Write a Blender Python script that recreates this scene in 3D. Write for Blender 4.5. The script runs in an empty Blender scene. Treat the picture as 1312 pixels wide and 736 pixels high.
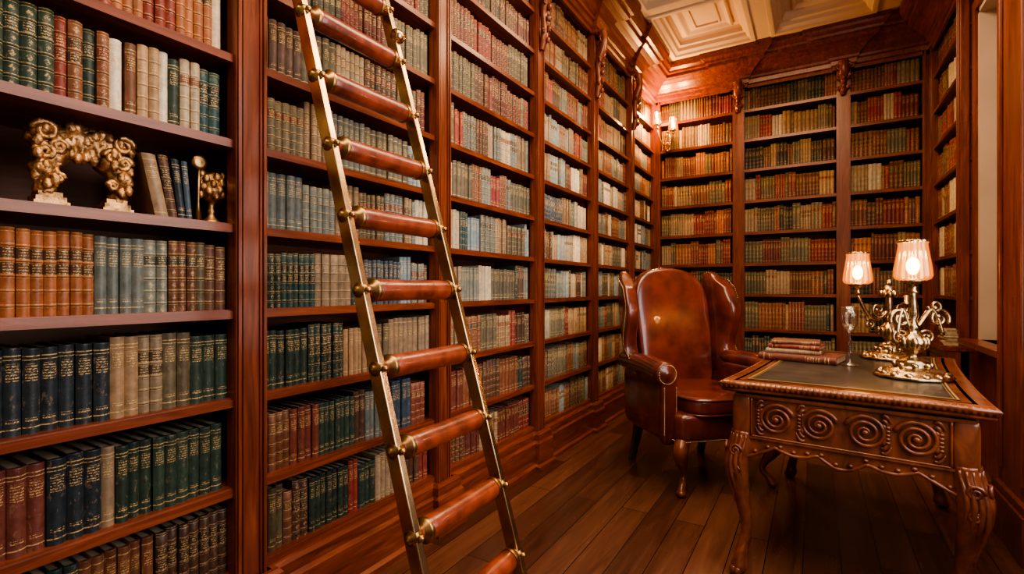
import bpy, math, random
import numpy as np
from mathutils import Vector, Matrix, noise
random.seed(11)
R = random.Random(5)
PI = math.pi

# ------------------------------------------------------------------ mesh builder
class MB:
    def __init__(s):
        s.v=[]; s.f=[]; s.m=[]; s.s=[]; s.M=Matrix.Identity(4)
    def add(s, vs, fs, mat=0, sm=False):
        o=len(s.v); M=s.M
        s.v.extend([tuple(M@Vector(p)) for p in vs])
        for f in fs:
            s.f.append(tuple(i+o for i in f)); s.m.append(mat); s.s.append(sm)
    def box(s,x0,x1,y0,y1,z0,z1,mat=0):
        s.add([(x0,y0,z0),(x1,y0,z0),(x1,y1,z0),(x0,y1,z0),(x0,y0,z1),(x1,y0,z1),(x1,y1,z1),(x0,y1,z1)],
              [(0,3,2,1),(4,5,6,7),(0,1,5,4),(1,2,6,5),(2,3,7,6),(3,0,4,7)],mat)
    def lathe(s,prof,c=(0,0,0),seg=24,mat=0,sm=True,flute=0,fn=0,rot=None):
        vs=[];fs=[]
        for (r,z) in prof:
            for k in range(seg):
                a=2*PI*k/seg
                rr=r*(1+flute*math.cos(fn*a)) if flute else r
                p=Vector((rr*math.cos(a),rr*math.sin(a),z))
                if rot is not None: p=rot@p
                vs.append((p[0]+c[0],p[1]+c[1],p[2]+c[2]))
        n=len(prof)
        for i in range(n-1):
            for k in range(seg):
                k2=(k+1)%seg
                fs.append((i*seg+k,i*seg+k2,(i+1)*seg+k2,(i+1)*seg+k))
        s.add(vs,fs,mat,sm)
        if prof[0][0]>1e-4: s.add(vs[:seg],[tuple(range(seg))[::-1]],mat,False)
        if prof[-1][0]>1e-4: s.add(vs[-seg:],[tuple(range(seg))],mat,False)
    def open_lathe(s,prof,c=(0,0,0),seg=24,mat=0,flute=0,fn=0):
        vs=[];fs=[]
        for (r,z) in prof:
            for k in range(seg):
                a=2*PI*k/seg; rr=r*(1+flute*math.cos(fn*a))
                vs.append((rr*math.cos(a)+c[0],rr*math.sin(a)+c[1],z+c[2]))
        for i in range(len(prof)-1):
            for k in range(seg):
                k2=(k+1)%seg
                fs.append((i*seg+k,i*seg+k2,(i+1)*seg+k2,(i+1)*seg+k))
        s.add(vs,fs,mat,True)
    def sphere(s,c,r,mat=0,seg=12,ring=8,sc=(1,1,1)):
        prof=[(max(1e-5,r*math.sin(PI*i/ring)),-r*math.cos(PI*i/ring)) for i in range(ring+1)]
        vs=[];fs=[]
        for (rr,z) in prof:
            for k in range(seg):
                a=2*PI*k/seg
                vs.append((c[0]+rr*math.cos(a)*sc[0],c[1]+rr*math.sin(a)*sc[1],c[2]+z*sc[2]))
        for i in range(ring):
            for k in range(seg):
                k2=(k+1)%seg
                fs.append((i*seg+k,i*seg+k2,(i+1)*seg+k2,(i+1)*seg+k))
        s.add(vs,fs,mat,True)
    def tube(s,pts,rad,seg=12,mat=0,sm=True,sq=1.0,square=False):
        pts=[Vector(p) for p in pts]; n=len(pts)
        if not isinstance(rad,(list,tuple)): rad=[rad]*n
        tan=[]
        for i in range(n):
            a=pts[max(0,i-1)]; b=pts[min(n-1,i+1)]
            tan.append((b-a).normalized())
        up=Vector((0,0,1)) if abs(tan[0].z)<.9 else Vector((0,1,0))
        nx=tan[0].cross(up).normalized()
        vs=[];fs=[]
        for i in range(n):
            t=tan[i]
            nx=(nx-t*nx.dot(t)).normalized(); ny=t.cross(nx)
            for k in range(seg):
                a=2*PI*k/seg
                ca,sa=math.cos(a),math.sin(a)
                if square:
                    q=(abs(ca)**5+abs(sa)**5)**(-1/5.0)
                    ca*=q; sa*=q
                vs.append(tuple(pts[i]+nx*(rad[i]*ca)+ny*(rad[i]*sq*sa)))
        for i in range(n-1):
            for k in range(seg):
                k2=(k+1)%seg
                fs.append((i*seg+k,i*seg+k2,(i+1)*seg+k2,(i+1)*seg+k))
        fs.append(tuple(range(seg))[::-1]); fs.append(tuple(range((n-1)*seg,n*seg)))
        s.add(vs,fs,mat,sm)
    def rbox(s,c,h,p=6,n=8,mat=0,fn=None):
        idx={};vs=[];fs=[]
        def g(i,j,k):
            key=(i,j,k)
            if key not in idx:
                q=[2*i/n-1,2*j/n-1,2*k/n-1]
                q=[math.sin(t*PI/2*.9)/math.sin(PI/2*.9) for t in q]
                r=(sum(abs(t)**p for t in q))**(-1.0/p)
                u=[t*r for t in q]
                if fn: P=fn(*u)
                else: P=(c[0]+u[0]*h[0],c[1]+u[1]*h[1],c[2]+u[2]*h[2])
                idx[key]=len(vs); vs.append(P)
            return idx[key]
        for a in range(n):
            for b in range(n):
                fs.append((g(a,b,0),g(a,b+1,0),g(a+1,b+1,0),g(a+1,b,0)))
                fs.append((g(a,b,n),g(a+1,b,n),g(a+1,b+1,n),g(a,b+1,n)))
                fs.append((g(a,0,b),g(a+1,0,b),g(a+1,0,b+1),g(a,0,b+1)))
                fs.append((g(a,n,b),g(a,n,b+1),g(a+1,n,b+1),g(a+1,n,b)))
                fs.append((g(0,a,b),g(0,a,b+1),g(0,a+1,b+1),g(0,a+1,b)))
                fs.append((g(n,a,b),g(n,a+1,b),g(n,a+1,b+1),g(n,a,b+1)))
        s.add(vs,fs,mat,True)
    def sweep(s,path,prof,closed=False,mat=0,sm=False,side=1):
        n=len(path);vs=[];fs=[];L=len(prof)
        def nrm(a,b):
            dx,dy=b[0]-a[0],b[1]-a[1]; l=math.hypot(dx,dy); return Vector((dy/l*side,-dx/l*side))
        for i in range(n):
            if closed: n1=nrm(path[i-1],path[i]); n2=nrm(path[i],path[(i+1)%n])
            else:
                n1=nrm(path[max(0,i-1)],path[max(1,i)]) if i>0 else nrm(path[0],path[1])
                n2=nrm(path[i],path[i+1]) if i<n-1 else n1
            m=(n1+n2)/(1+n1.dot(n2))
            for (o,z) in prof: vs.append((path[i][0]+m.x*o,path[i][1]+m.y*o,z))
        for i in range(n if closed else n-1):
            j=(i+1)%n
            for k in range(L-1):
                fs.append((i*L+k,j*L+k,j*L+k+1,i*L+k+1))
        s.add(vs,fs,mat,sm)
    def carve(s,i0,amp,freq):
        for i in range(i0,len(s.v)):
            p=Vector(s.v[i]); d=noise.noise_vector(p*freq)+.5*noise.noise_vector(p*freq*2.3)
            s.v[i]=tuple(p+d*amp)
    def beads(s,pts,r,step,mat=0):
        pts=[Vector(p) for p in pts]; acc=0
        for a,b in zip(pts[:-1],pts[1:]):
            L=(b-a).length
            if L<1e-6: continue
            while acc<=L:
                s.sphere(a+(b-a)*(acc/L),r,mat,6,4); acc+=step
            acc-=L
    def obj(s,name,mats,parent=None,loc=None,rot=None,recalc=True,bevel=0):
        me=bpy.data.meshes.new(name); me.from_pydata(s.v,[],s.f); 
        for m in mats: me.materials.append(m)
        me.polygons.foreach_set('material_index',s.m); me.polygons.foreach_set('use_smooth',s.s)
        if recalc:
            import bmesh
            bm=bmesh.new(); bm.from_mesh(me); bmesh.ops.recalc_face_normals(bm,faces=bm.faces[:]); bm.to_mesh(me); bm.free()
        me.update()
        ob=bpy.data.objects.new(name,me); bpy.context.scene.collection.objects.link(ob)
        if loc: ob.location=loc
        if rot: ob.rotation_euler=rot
        if parent: ob.parent=parent
        if bevel:
            b=ob.modifiers.new('bevel','BEVEL'); b.width=bevel; b.segments=2; b.limit_method='ANGLE'; b.angle_limit=math.radians(50)
        return ob

def empty(name,loc=(0,0,0),rot=(0,0,0)):
    e=bpy.data.objects.new(name,None); e.location=loc; e.rotation_euler=rot
    e.empty_display_size=.1
    bpy.context.scene.collection.objects.link(e); return e

# ------------------------------------------------------------------ materials
class NT:
    def __init__(s,name):
        s.mat=bpy.data.materials.new(name); s.mat.use_nodes=True; s.t=s.mat.node_tree
        s.b=s.t.nodes['Principled BSDF']; s.out=s.t.nodes['Material Output']
    def n(s,typ,**k):
        x=s.t.nodes.new(typ)
        for a,b in k.items(): setattr(x,a,b)
        return x
    def l(s,a,b): s.t.links.new(a,b)
    def setin(s,sock,v):
        if isinstance(v,bpy.types.NodeSocket): s.l(v,sock)
        else: sock.default_value=v
    def m(s,op,a,b=0.0,c=0.0):
        x=s.n('ShaderNodeMath',operation=op)
        s.setin(x.inputs[0],a); s.setin(x.inputs[1],b); s.setin(x.inputs[2],c)
        return x.outputs[0]
    def mix(s,f,a,b,blend='MIX'):
        x=s.n('ShaderNodeMix',data_type='RGBA',blend_type=blend)
        s.setin(x.inputs[0],f); s.setin(x.inputs[6],a if not isinstance(a,tuple) else (*a,1)); s.setin(x.inputs[7],b if not isinstance(b,tuple) else (*b,1))
        return x.outputs[2]
    def noise(s,vec,scale,detail=3,rough=.5,dist=0):
        x=s.n('ShaderNodeTexNoise'); x.inputs['Scale'].default_value=scale; x.inputs['Detail'].default_value=detail
        x.inputs['Roughness'].default_value=rough; x.inputs['Distortion'].default_value=dist
        if vec is not None: s.l(vec,x.inputs['Vector'])
        return x.outputs['Fac']
    def obj(s,scale=(1,1,1),rot=(0,0,0)):
        tc=s.n('ShaderNodeTexCoord'); mp=s.n('ShaderNodeMapping')
        mp.inputs['Scale'].default_value=scale; mp.inputs['Rotation'].default_value=rot
        s.l(tc.outputs['Object'],mp.inputs['Vector']); return mp.outputs[0]
    def ramp(s,f,stops):
        x=s.n('ShaderNodeValToRGB'); e=x.color_ramp.elements
        while len(e)<len(stops): e.new(.5)
        for el,(p,c) in zip(e,stops): el.position=p; el.color=(*c,1)
        s.l(f,x.inputs[0]); return x.outputs[0]
    def bump(s,h,strength=.3,dist=.005):
        x=s.n('ShaderNodeBump'); x.inputs['Strength'].default_value=strength; x.inputs['Distance'].default_value=dist
        s.l(h,x.inputs['Height']); s.l(x.outputs[0],s.b.inputs['Normal'])

def wood(name,dark,mid,light,scale,rough=.32,coat=.25):
    N=NT(name); v=N.obj(scale)
    f=N.noise(v,2.2,6,.6,1.2)
    col=N.ramp(f,[(.25,dark),(.5,mid),(.75,light)])
    N.l(col,N.b.inputs['Base Color'])
    big=N.noise(N.obj((1,1,1)),1.7,2)
    N.setin(N.b.inputs['Roughness'],N.m('MULTIPLY_ADD',big,.25,rough-.1))
    N.b.inputs['Coat Weight'].default_value=coat; N.b.inputs['Coat Roughness'].default_value=.2
    N.b.inputs['Specular Tint'].default_value=(1,.72,.55,1); N.b.inputs['Coat Tint'].default_value=(1,.85,.75,1)
    N.bump(f,.15,.003)
    return N.mat
DK,MD,LT=(.060,.014,.007),(.150,.034,.015),(.255,.068,.028)
wood_v=wood('mahogany_vertical',DK,MD,LT,(14,14,1.2),.29)
wood_y=wood('mahogany_lengthwise',DK,MD,LT,(14,1.2,14),.29)
wood_x=wood('mahogany_crosswise',DK,MD,LT,(1.2,14,14),.29)
wood_back=wood('mahogany_back',(.05,.015,.008),(.11,.032,.015),(.16,.048,.023),(10,1.2,10),.45,0)
wood_desk=wood('carved_walnut',(.050,.015,.007),(.15,.043,.018),(.26,.080,.032),(6,6,3),.27,.4)

def simple(name,col,rough=.5,metal=0,nscale=0,namp=.2,bump=0,coat=0,bscale=60,sheen=0):
    N=NT(name); N.b.inputs['Roughness'].default_value=rough; N.b.inputs['Metallic'].default_value=metal
    N.b.inputs['Coat Weight'].default_value=coat
    if nscale:
        f=N.noise(N.obj(),nscale,4)
        c=N.ramp(f,[(.3,tuple(x*(1-namp) for x in col)),(.7,tuple(min(1,x*(1+namp)) for x in col))]); N.l(c,N.b.inputs['Base Color'])
    else: N.b.inputs['Base Color'].default_value=(*col,1)
    if bump: N.bump(N.noise(N.obj(),bscale,4),bump,.003)
    return N.mat
brass=simple('aged_brass',(.60,.41,.21),.26,1,9,.4,.08,0,90)
brass_dark=simple('dark_brass',(.34,.20,.08),.35,1,20,.3)
gilt=simple('gilded_bronze',(.42,.22,.085),.42,.85,45,.8,.6,0,170)
silver=simple('champagne_silver',(.44,.30,.16),.27,1,35,.55,.3,0,110)
leather=simple('oxblood_leather',(.110,.020,.010),.24,0,7,.5,.18,.35,160)
leather_rung=simple('rung_leather',(.19,.035,.014),.30,0,16,.55,.25,.3,110)
leg_dark=simple('dark_leg',(.05,.045,.035),.4,0,8,.3)
dleather=simple('desk_leather',(.030,.025,.019),.33,0,12,.4,.15,.1,200)
gold_tool=simple('gold_tooling',(.55,.33,.10),.4,.6)
cream=simple('ceiling_plaster',(.68,.50,.30),.7,0,3,.06,.05)
cream_w=simple('plaster_reveal',(.48,.36,.27),.7,0,3,.08)

def floor_mat():
    N=NT('floor_planks'); v=N.obj((1,1,1),(0,0,PI/2))
    br=N.n('ShaderNodeTexBrick'); N.l(v,br.inputs['Vector'])
    br.offset=.37; br.inputs['Scale'].default_value=1; br.inputs['Brick Width'].default_value=1.25; br.inputs['Row Height'].default_value=.135
    br.inputs['Mortar Size'].default_value=.0022; br.inputs['Mortar Smooth'].default_value=.3
    br.inputs['Color1'].default_value=(0,0,0,1); br.inputs['Color2'].default_value=(1,1,1,1); br.inputs['Mortar'].default_value=(.5,.5,.5,1)
    g=N.noise(N.obj((9,.8,9)),2.5,7,.62,.8)
    g2=N.noise(N.obj((1.2,.5,1)),1.5,3)
    sep=N.n('ShaderNodeSeparateColor'); N.l(br.outputs['Color'],sep.inputs[0])
    f=N.m('ADD',N.m('MULTIPLY',sep.outputs[0],.36),N.m('ADD',N.m('MULTIPLY',g,.6),N.m('MULTIPLY',g2,.15)))
    col=N.ramp(f,[(.22,(.030,.011,.007)),(.5,(.074,.026,.015)),(.85,(.155,.060,.032))])
    col=N.mix(br.outputs['Fac'],col,(.008,.004,.003))
    N.l(col,N.b.inputs['Base Color'])
    N.setin(N.b.inputs['Roughness'],N.m('MULTIPLY_ADD',g,.22,.13))
    h=N.m('SUBTRACT',N.m('MULTIPLY',g,.15),br.outputs['Fac']); N.bump(h,.3,.002)
    return N.mat
floor_m=floor_mat()

def book_mat():
    N=NT('book_bindings')
    c=N.n('ShaderNodeAttribute',attribute_name='bcol').outputs['Color']
    r=N.n('ShaderNodeAttribute',attribute_name='brnd').outputs['Color']
    sr=N.n('ShaderNodeSeparateColor'); N.l(r,sr.inputs[0]); st,sd,gl=sr.outputs
    uv=N.n('ShaderNodeUVMap',uv_map='UVMap').outputs[0]
    s2=N.n('ShaderNodeSeparateXYZ'); N.l(uv,s2.inputs[0]); u,v=s2.outputs[0],s2.outputs[1]
    ins=N.m('GREATER_THAN',v,0.0)
    rib=N.m('GREATER_THAN',st,.42); plain=N.m('SUBTRACT',1.0,rib)
    def between(x,a,b): return N.m('MULTIPLY',N.m('GREATER_THAN',x,a),N.m('LESS_THAN',x,b))
    fr=N.m('FRACT',N.m('DIVIDE',N.m('ADD',v,.05),.17))
    cell=N.m('ABSOLUTE',N.m('SUBTRACT',fr,.5))
    lines=between(cell,.375,.415)
    uc=N.m('ABSOLUTE',N.m('SUBTRACT',u,.5))
    cv=N.n('ShaderNodeCombineXYZ'); N.l(N.m('MULTIPLY',u,5.0),cv.inputs[0]); N.l(N.m('MULTIPLY',v,34.0),cv.inputs[1]); N.l(N.m('MULTIPLY',sd,50.0),cv.inputs[2])
    nz=N.noise(cv.outputs[0],1.3,2,.6)
    rad=N.m('ADD',N.m('MULTIPLY',uc,1.0),cell)
    orn=N.m('MULTIPLY',N.m('LESS_THAN',rad,.26),N.m('GREATER_THAN',nz,.50))
    orn=N.m('MULTIPLY',orn,N.m('MULTIPLY',N.m('GREATER_THAN',gl,.6),.6))
    labz=between(v,.655,.775)
    lab2=N.m('MULTIPLY',between(v,.485,.605),N.m('GREATER_THAN',sd,.7))
    labz=N.m('MAXIMUM',labz,lab2)
    labon=N.m('MULTIPLY',N.m('MULTIPLY',labz,rib),N.m('GREATER_THAN',gl,.35))
    tv=N.n('ShaderNodeCombineXYZ'); N.l(N.m('MULTIPLY',u,7.0),tv.inputs[0]); N.l(N.m('MULTIPLY',v,60.0),tv.inputs[1]); N.l(N.m('MULTIPLY',sd,90.0),tv.inputs[2])
    tz=N.noise(tv.outputs[0],1.6,1,.5)
    row=N.m('GREATER_THAN',N.m('FRACT',N.m('MULTIPLY',v,30.0)),.45)
    txt=N.m('MULTIPLY',N.m('MULTIPLY',row,N.m('GREATER_THAN',tz,.48)),N.m('LESS_THAN',uc,.36))
    txt_rib=N.m('MULTIPLY',txt,labz)
    gold_rib=N.m('MAXIMUM',N.m('MAXIMUM',N.m('MULTIPLY',lines,.9),N.m('MULTIPLY',orn,N.m('SUBTRACT',1.0,labz))),txt_rib)
    pl=N.m('MAXIMUM',between(v,.90,.914),between(v,.07,.084))
    pl=N.m('MAXIMUM',pl,N.m('MULTIPLY',between(v,.86,.87),N.m('GREATER_THAN',sd,.4)))
    ptx=N.m('MULTIPLY',txt,between(v,.62,.82)); ptx2=N.m('MULTIPLY',txt,N.m('MULTIPLY',between(v,.14,.19),N.m('GREATER_THAN',sd,.3)))
    gold_pl=N.m('MAXIMUM',pl,N.m('MAXIMUM',ptx,ptx2))
    gold=N.m('ADD',N.m('MULTIPLY',rib,gold_rib),N.m('MULTIPLY',plain,gold_pl))
    wearn=N.noise(N.obj(),160,3)
    wear=N.m('MULTIPLY_ADD',N.m('GREATER_THAN',wearn,.45),.6,.2)
    gold=N.m('MULTIPLY',N.m('MULTIPLY',gold,ins),wear)
    big=N.noise(N.obj(),38,4,.65)
    patch=N.noise(N.obj((1,1,.5)),75,5,.7)
    shade=N.m('MULTIPLY_ADD',big,1.5,.25)
    sc=N.n('ShaderNodeVectorMath',operation='SCALE'); N.l(c,sc.inputs[0]); N.l(shade,sc.inputs['Scale'])
    scuff=N.m('MULTIPLY',N.m('GREATER_THAN',patch,.60),.35)
    aged=N.mix(scuff,sc.outputs[0],(.24,.15,.085))
    labc=N.ramp(sd,[(0,(.13,.018,.011)),(.35,(.13,.018,.011)),(.36,(.015,.028,.02)),(.62,(.015,.028,.02)),(.63,(.02,.015,.012)),(1,(.02,.015,.012))])
    labc.node.color_ramp.interpolation='CONSTANT'
    c2=N.mix(N.m('MULTIPLY',N.m('MULTIPLY',labon,ins),.8),aged,labc)
    c3=N.mix(gold,c2,(.64,.42,.17))
    N.l(c3,N.b.inputs['Base Color'])
    N.setin(N.b.inputs['Roughness'],N.m('MULTIPLY_ADD',big,.3,.36))
    N.setin(N.b.inputs['Metallic'],N.m('MULTIPLY',gold,.35))
    N.b.inputs['Specular IOR Level'].default_value=.4
    N.bump(wearn,.18,.002)
    return N.mat
book_m=book_mat()

def emit(name,col,st,transp=.35,edge=None):
    N=NT(name); e=N.n('ShaderNodeEmission')
    lw=N.n('ShaderNodeLayerWeight'); lw.inputs[0].default_value=.5
    f=lw.outputs['Facing']
    N.l(N.mix(f,col,edge or col),e.inputs[0])
    N.l(N.m('MULTIPLY_ADD',N.m('SUBTRACT',1.0,f),st,st*.3),e.inputs[1])
    t=N.n('ShaderNodeBsdfTransparent'); t.inputs[0].default_value=(1,.82,.52,1); g=N.n('ShaderNodeBsdfGlossy'); g.inputs['Roughness'].default_value=.1
    m1=N.n('ShaderNodeMixShader'); m1.inputs[0].default_value=transp; N.l(e.outputs[0],m1.inputs[1]); N.l(t.outputs[0],m1.inputs[2])
    m2=N.n('ShaderNodeMixShader'); m2.inputs[0].default_value=.08; N.l(m1.outputs[0],m2.inputs[1]); N.l(g.outputs[0],m2.inputs[2])
    N.l(m2.outputs[0],N.out.inputs[0]); return N.mat
shade_m=emit('lit_glass_shade',(1,.33,.045),2.7,.58,(1,.17,.015))
bulb_m=emit('bulb',(1,.60,.22),45,0)
N=NT('clear_glass'); t=N.n('ShaderNodeBsdfTransparent'); t.inputs[0].default_value=(.93,.9,.84,1); g=N.n('ShaderNodeBsdfGlossy'); g.inputs['Roughness'].default_value=.04
lw=N.n('ShaderNodeLayerWeight'); lw.inputs[0].default_value=.35; mx=N.n('ShaderNodeMixShader')
N.l(N.m('MULTIPLY_ADD',lw.outputs['Facing'],.6,.06),mx.inputs[0]); N.l(t.outputs[0],mx.inputs[1]); N.l(g.outputs[0],mx.inputs[2]); N.l(mx.outputs[0],N.out.inputs[0])
glass_m=N.mat
N=NT('sheer_curtain'); tr=N.n('ShaderNodeBsdfTranslucent'); tr.inputs[0].default_value=(.46,.34,.27,1); df=N.n('ShaderNodeBsdfDiffuse'); df.inputs[0].default_value=(.46,.34,.27,1)
mx=N.n('ShaderNodeMixShader'); N.l(df.outputs[0],mx.inputs[1]); N.l(tr.outputs[0],mx.inputs[2]); mx.inputs[0].default_value=.5
N.l(mx.outputs[0],N.out.inputs[0]); sheer=N.mat

# ------------------------------------------------------------------ constants
YF=5.55; XR=2.39; H=3.46
UPL=[-1.935,-.985,-.035,.915,1.862,2.835,3.775,4.725]
HS=[.24,.505,.781,1.053,1.318,1.578,1.84,2.105,2.37,2.64,2.90]
UPF=[.86,1.75]
HF=[.10,.40,.715,1.065,1.375,1.69,2.01,2.325,2.63,2.93]

# ------------------------------------------------------------------ bookcases
def stile_y(b,yc,w,x1,z0=.2,z1=3.2,sx=1):
    def bx(a,c,y0,y1,za,zb,m):
        b.box(min(a,c),max(a,c),y0,y1,za,zb,m)
    bx(x1-.03*sx,x1+.018*sx,yc-w,yc+w,z0,z1,0)
    bx(x1+.018*sx,x1+.027*sx,yc-w+.004,yc-w+.014,z0,z1,0)
    bx(x1+.018*sx,x1+.024*sx,yc-w+.020,yc-w+.025,z0,z1,0)
    bx(x1+.018*sx,x1+.024*sx,yc+w-.025,yc+w-.020,z0,z1,0)
    bx(x1+.018*sx,x1+.027*sx,yc+w-.014,yc+w-.004,z0,z1,0)
def corbel(b,c,ux,uy,z0,z1,w):
    i0=len(b.v); ux=Vector(ux); uy=Vector(uy); c=Vector(c)
    hh=z1-z0
    pts=[];rad=[]
    for i in range(26):
        t=i/25; o=.012+.045*math.sin(PI*min(1,t*1.15)*.5)**2+.012*math.sin(t*PI*3)
        pts.append(tuple(c+ux*o+Vector((0,0,z0+hh*t)))); rad.append(w*(.34+.40*t+.10*math.sin(t*PI*4)))
    b.tube(pts,rad,14,0)
    for sg in (-1,1):
        for (zz,rr) in ((.86,.028),(.55,.02),(.2,.014)):
            pp=[]
            for k in range(20):
                a=k/19*PI*3.2; r=rr*(1-k/24)
                pp.append(tuple(c+ux*(.035+.025*zz)+uy*(sg*(w*.55+r*math.cos(a)))+Vector((0,0,z0+hh*zz+r*math.sin(a)))))
            b.tube(pp,[.009*(1-k/30) for k in range(20)],6,0)
    for k in range(7):
        t=k/6; b.sphere(c+ux*(.055+.02*t)+Vector((0,0,z0+hh*(.1+.8*t))),.014+.008*t,0,8,6,(1,1,1.4))
    b.carve(i0,.004,45)
    b.box(min(c.x,c.x+ux.x*.05)-abs(uy.x)*w,max(c.x,c.x+ux.x*.05)+abs(uy.x)*w,min(c.y,c.y+ux.y*.05)-abs(uy.y)*w,max(c.y,c.y+ux.y*.05)+abs(uy.y)*w,z1-.02,z1,0)

b=MB()
b.box(-.35,-.32,-2.0,YF+.33,0,H,1)
for yc in UPL+[YF+.02]:
    b.box(-.32,-.01,yc-.018,yc+.018,0,3.22,0)
    stile_y(b,yc,.05 if yc<YF else .045,0)
for h in HS:
    b.box(-.32,-.004,-1.97,YF,h-.014,h+.012,2)
    b.box(-.01,.004,-1.97,YF,h-.016,h+.008,2)
b.box(-.32,-.01,-1.97,YF,3.19,3.22,2)
b.box(-.05,.0,-1.97,YF,3.17,3.3,2)
b.box(-.06,.0,-1.97,YF,0,.235,2)
for yc in UPL:
    corbel(b,(.02,yc,0),(1,0,0),(0,1,0),2.66,3.18,.052)
left_case=b.obj('bookcase',[wood_v,wood_back,wood_y],bevel=.003)

b=MB()
b.box(-.3,XR+.3,YF+.33,YF+.36,0,H,1)
for xc in [0.03]+UPF+[XR-.03]:
    b.box(xc-.018,xc+.018,YF+.01,YF+.33,0,3.22,0)
    w=.055 if xc in UPF else .04
    b.box(xc-w,xc+w,YF-.018,YF+.03,.2,3.2,0)
    b.box(xc-w+.008,xc-w+.022,YF-.027,YF-.018,.2,3.2,0); b.box(xc+w-.022,xc+w-.008,YF-.027,YF-.018,.2,3.2,0)
for h in HF:
    b.box(0,XR,YF+.004,YF+.33,h-.014,h+.012,2); b.box(0,XR,YF-.004,YF+.01,h-.018,h+.010,2)
b.box(0,XR,YF+.01,YF+.33,3.23,3.26,2); b.box(0,XR,YF,YF+.05,3.2,3.3,2); b.box(0,XR,YF,YF+.05,0,.1,2)
for xc in UPF: corbel(b,(xc,YF-.02,0),(0,-1,0),(1,0,0),2.92,3.2,.06)
far_case=b.obj('bookcase',[wood_v,wood_back,wood_x],bevel=.003)

b=MB()
b.box(XR+.30,XR+.33,4.49,YF+.33,0,H,1)
for yc in [4.53,YF-.03]:
    b.box(XR+.01,XR+.30,yc-.018,yc+.018,0,3.22,0); stile_y(b,yc,.04,XR,sx=-1)
for h in HF[3:]:
    b.box(XR+.004,XR+.30,4.5,YF,h-.014,h+.012,2); b.box(XR-.004,XR+.01,4.5,YF,h-.018,h+.010,2)
b.box(XR,XR+.3,4.5,YF,3.2,3.3,2)
b.box(XR-.10,XR+.30,4.49,YF,.0,.70,0); b.box(XR-.13,XR+.30,4.485,YF,.70,.735,2)
for y0 in (4.52,5.03):
    b.box(XR-.112,XR-.10,y0,y0+.46,.12,.16,0); b.box(XR-.112,XR-.10,y0,y0+.46,.60,.64,0)
    b.box(XR-.112,XR-.10,y0,y0+.04,.12,.64,0); b.box(XR-.112,XR-.10,y0+.42,y0+.46,.12,.64,0)
right_case=b.obj('bookcase',[wood_v,wood_back,wood_y],bevel=.003)

def jog(seq,axis,fixed,centers,w,j,sgn):
    for c in centers:
        if axis=='y': seq+= [(fixed,c-w),(fixed+j*sgn,c-w),(fixed+j*sgn,c+w),(fixed,c+w)]
        else: seq+= [(c-w,fixed),(c-w,fixed-j),(c+w,fixed-j),(c+w,fixed)]
    return seq
path=[(0,-2.0)]; jog(path,'y',0,UPL[1:],.06,.035,1); path+=[(0,YF)]
jog(path,'x',YF,UPF,.065,.035,1); path+=[(XR,YF),(XR,-2.0)]
crown=[(0,3.15),(.018,3.15),(.018,3.18),(.032,3.19),(.036,3.225),(.05,3.235),(.055,3.255),(.075,3.28),(.11,3.315),(.15,3.34),(.185,3.35),(.19,3.355),(.19,3.385),(.215,3.39),(.222,3.41),(.25,3.43),(.26,3.45),(.26,H+.04),(0,H+.04)]
b=MB(); b.sweep(path,crown,False,0); b.obj('trim_1',[wood_y],bevel=0)
pl=[(0,.225),(.016,.225),(.026,.212),(.026,.175),(.036,.160),(.036,.035),(.05,.022),(.05,0)]
path2=[(0,-2.0)]; jog(path2,'y',0,UPL[1:],.06,.03,1); path2+=[(0,YF)]
jog(path2,'x',YF,UPF,.065,.03,1); path2+=[(XR-.1,YF),(XR-.1,4.49)]
b=MB(); b.sweep(path2,pl,False,0); b.obj('baseboard_left',[wood_y])

# ------------------------------------------------------------------ room shell
b=MB(); b.box(-.4,2.9,-2.0,6.0,-.1,0); b.obj('floor',[floor_m])
b=MB(); b.box(-.45,-.352,-2.0,6.0,0,3.7); b.obj('wall_left',[wood_v])
b=MB(); b.box(-.45,2.9,5.912,6.0,0,3.7); b.obj('wall_back',[wood_v])
WX=2.44
b=MB()
W1=(3.55,4.36,.80,2.95); W2=(.55,2.35,.80,2.80)
segs=[(-2.0,W2[0]),(W2[1],W1[0]),(W1[1],4.48)]
for y0,y1 in segs: b.box(WX,WX+.28,y0,y1,0,3.7)
for (y0,y1,z0,z1) in (W1,W2):
    b.box(WX,WX+.28,y0,y1,0,z0); b.box(WX,WX+.28,y0,y1,z1,3.7)
for y0,y1 in ((-1.6,.3),(2.5,2.75)):
    for z0,z1 in ((.15,.72),(.95,3.0)):
        b.box(WX-.015,WX,y0,y1,z0,z0+.05); b.box(WX-.015,WX,y0,y1,z1-.05,z1)
        b.box(WX-.015,WX,y0,y0+.05,z0,z1); b.box(WX-.015,WX,y1-.05,y1,z0,z1)
b.obj('wall_right',[wood_v],bevel=.003)
b=MB(); b.box(WX+.285,WX+.33,4.48,5.91,0,3.7); b.obj('wall_alcove',[wood_v])
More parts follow.
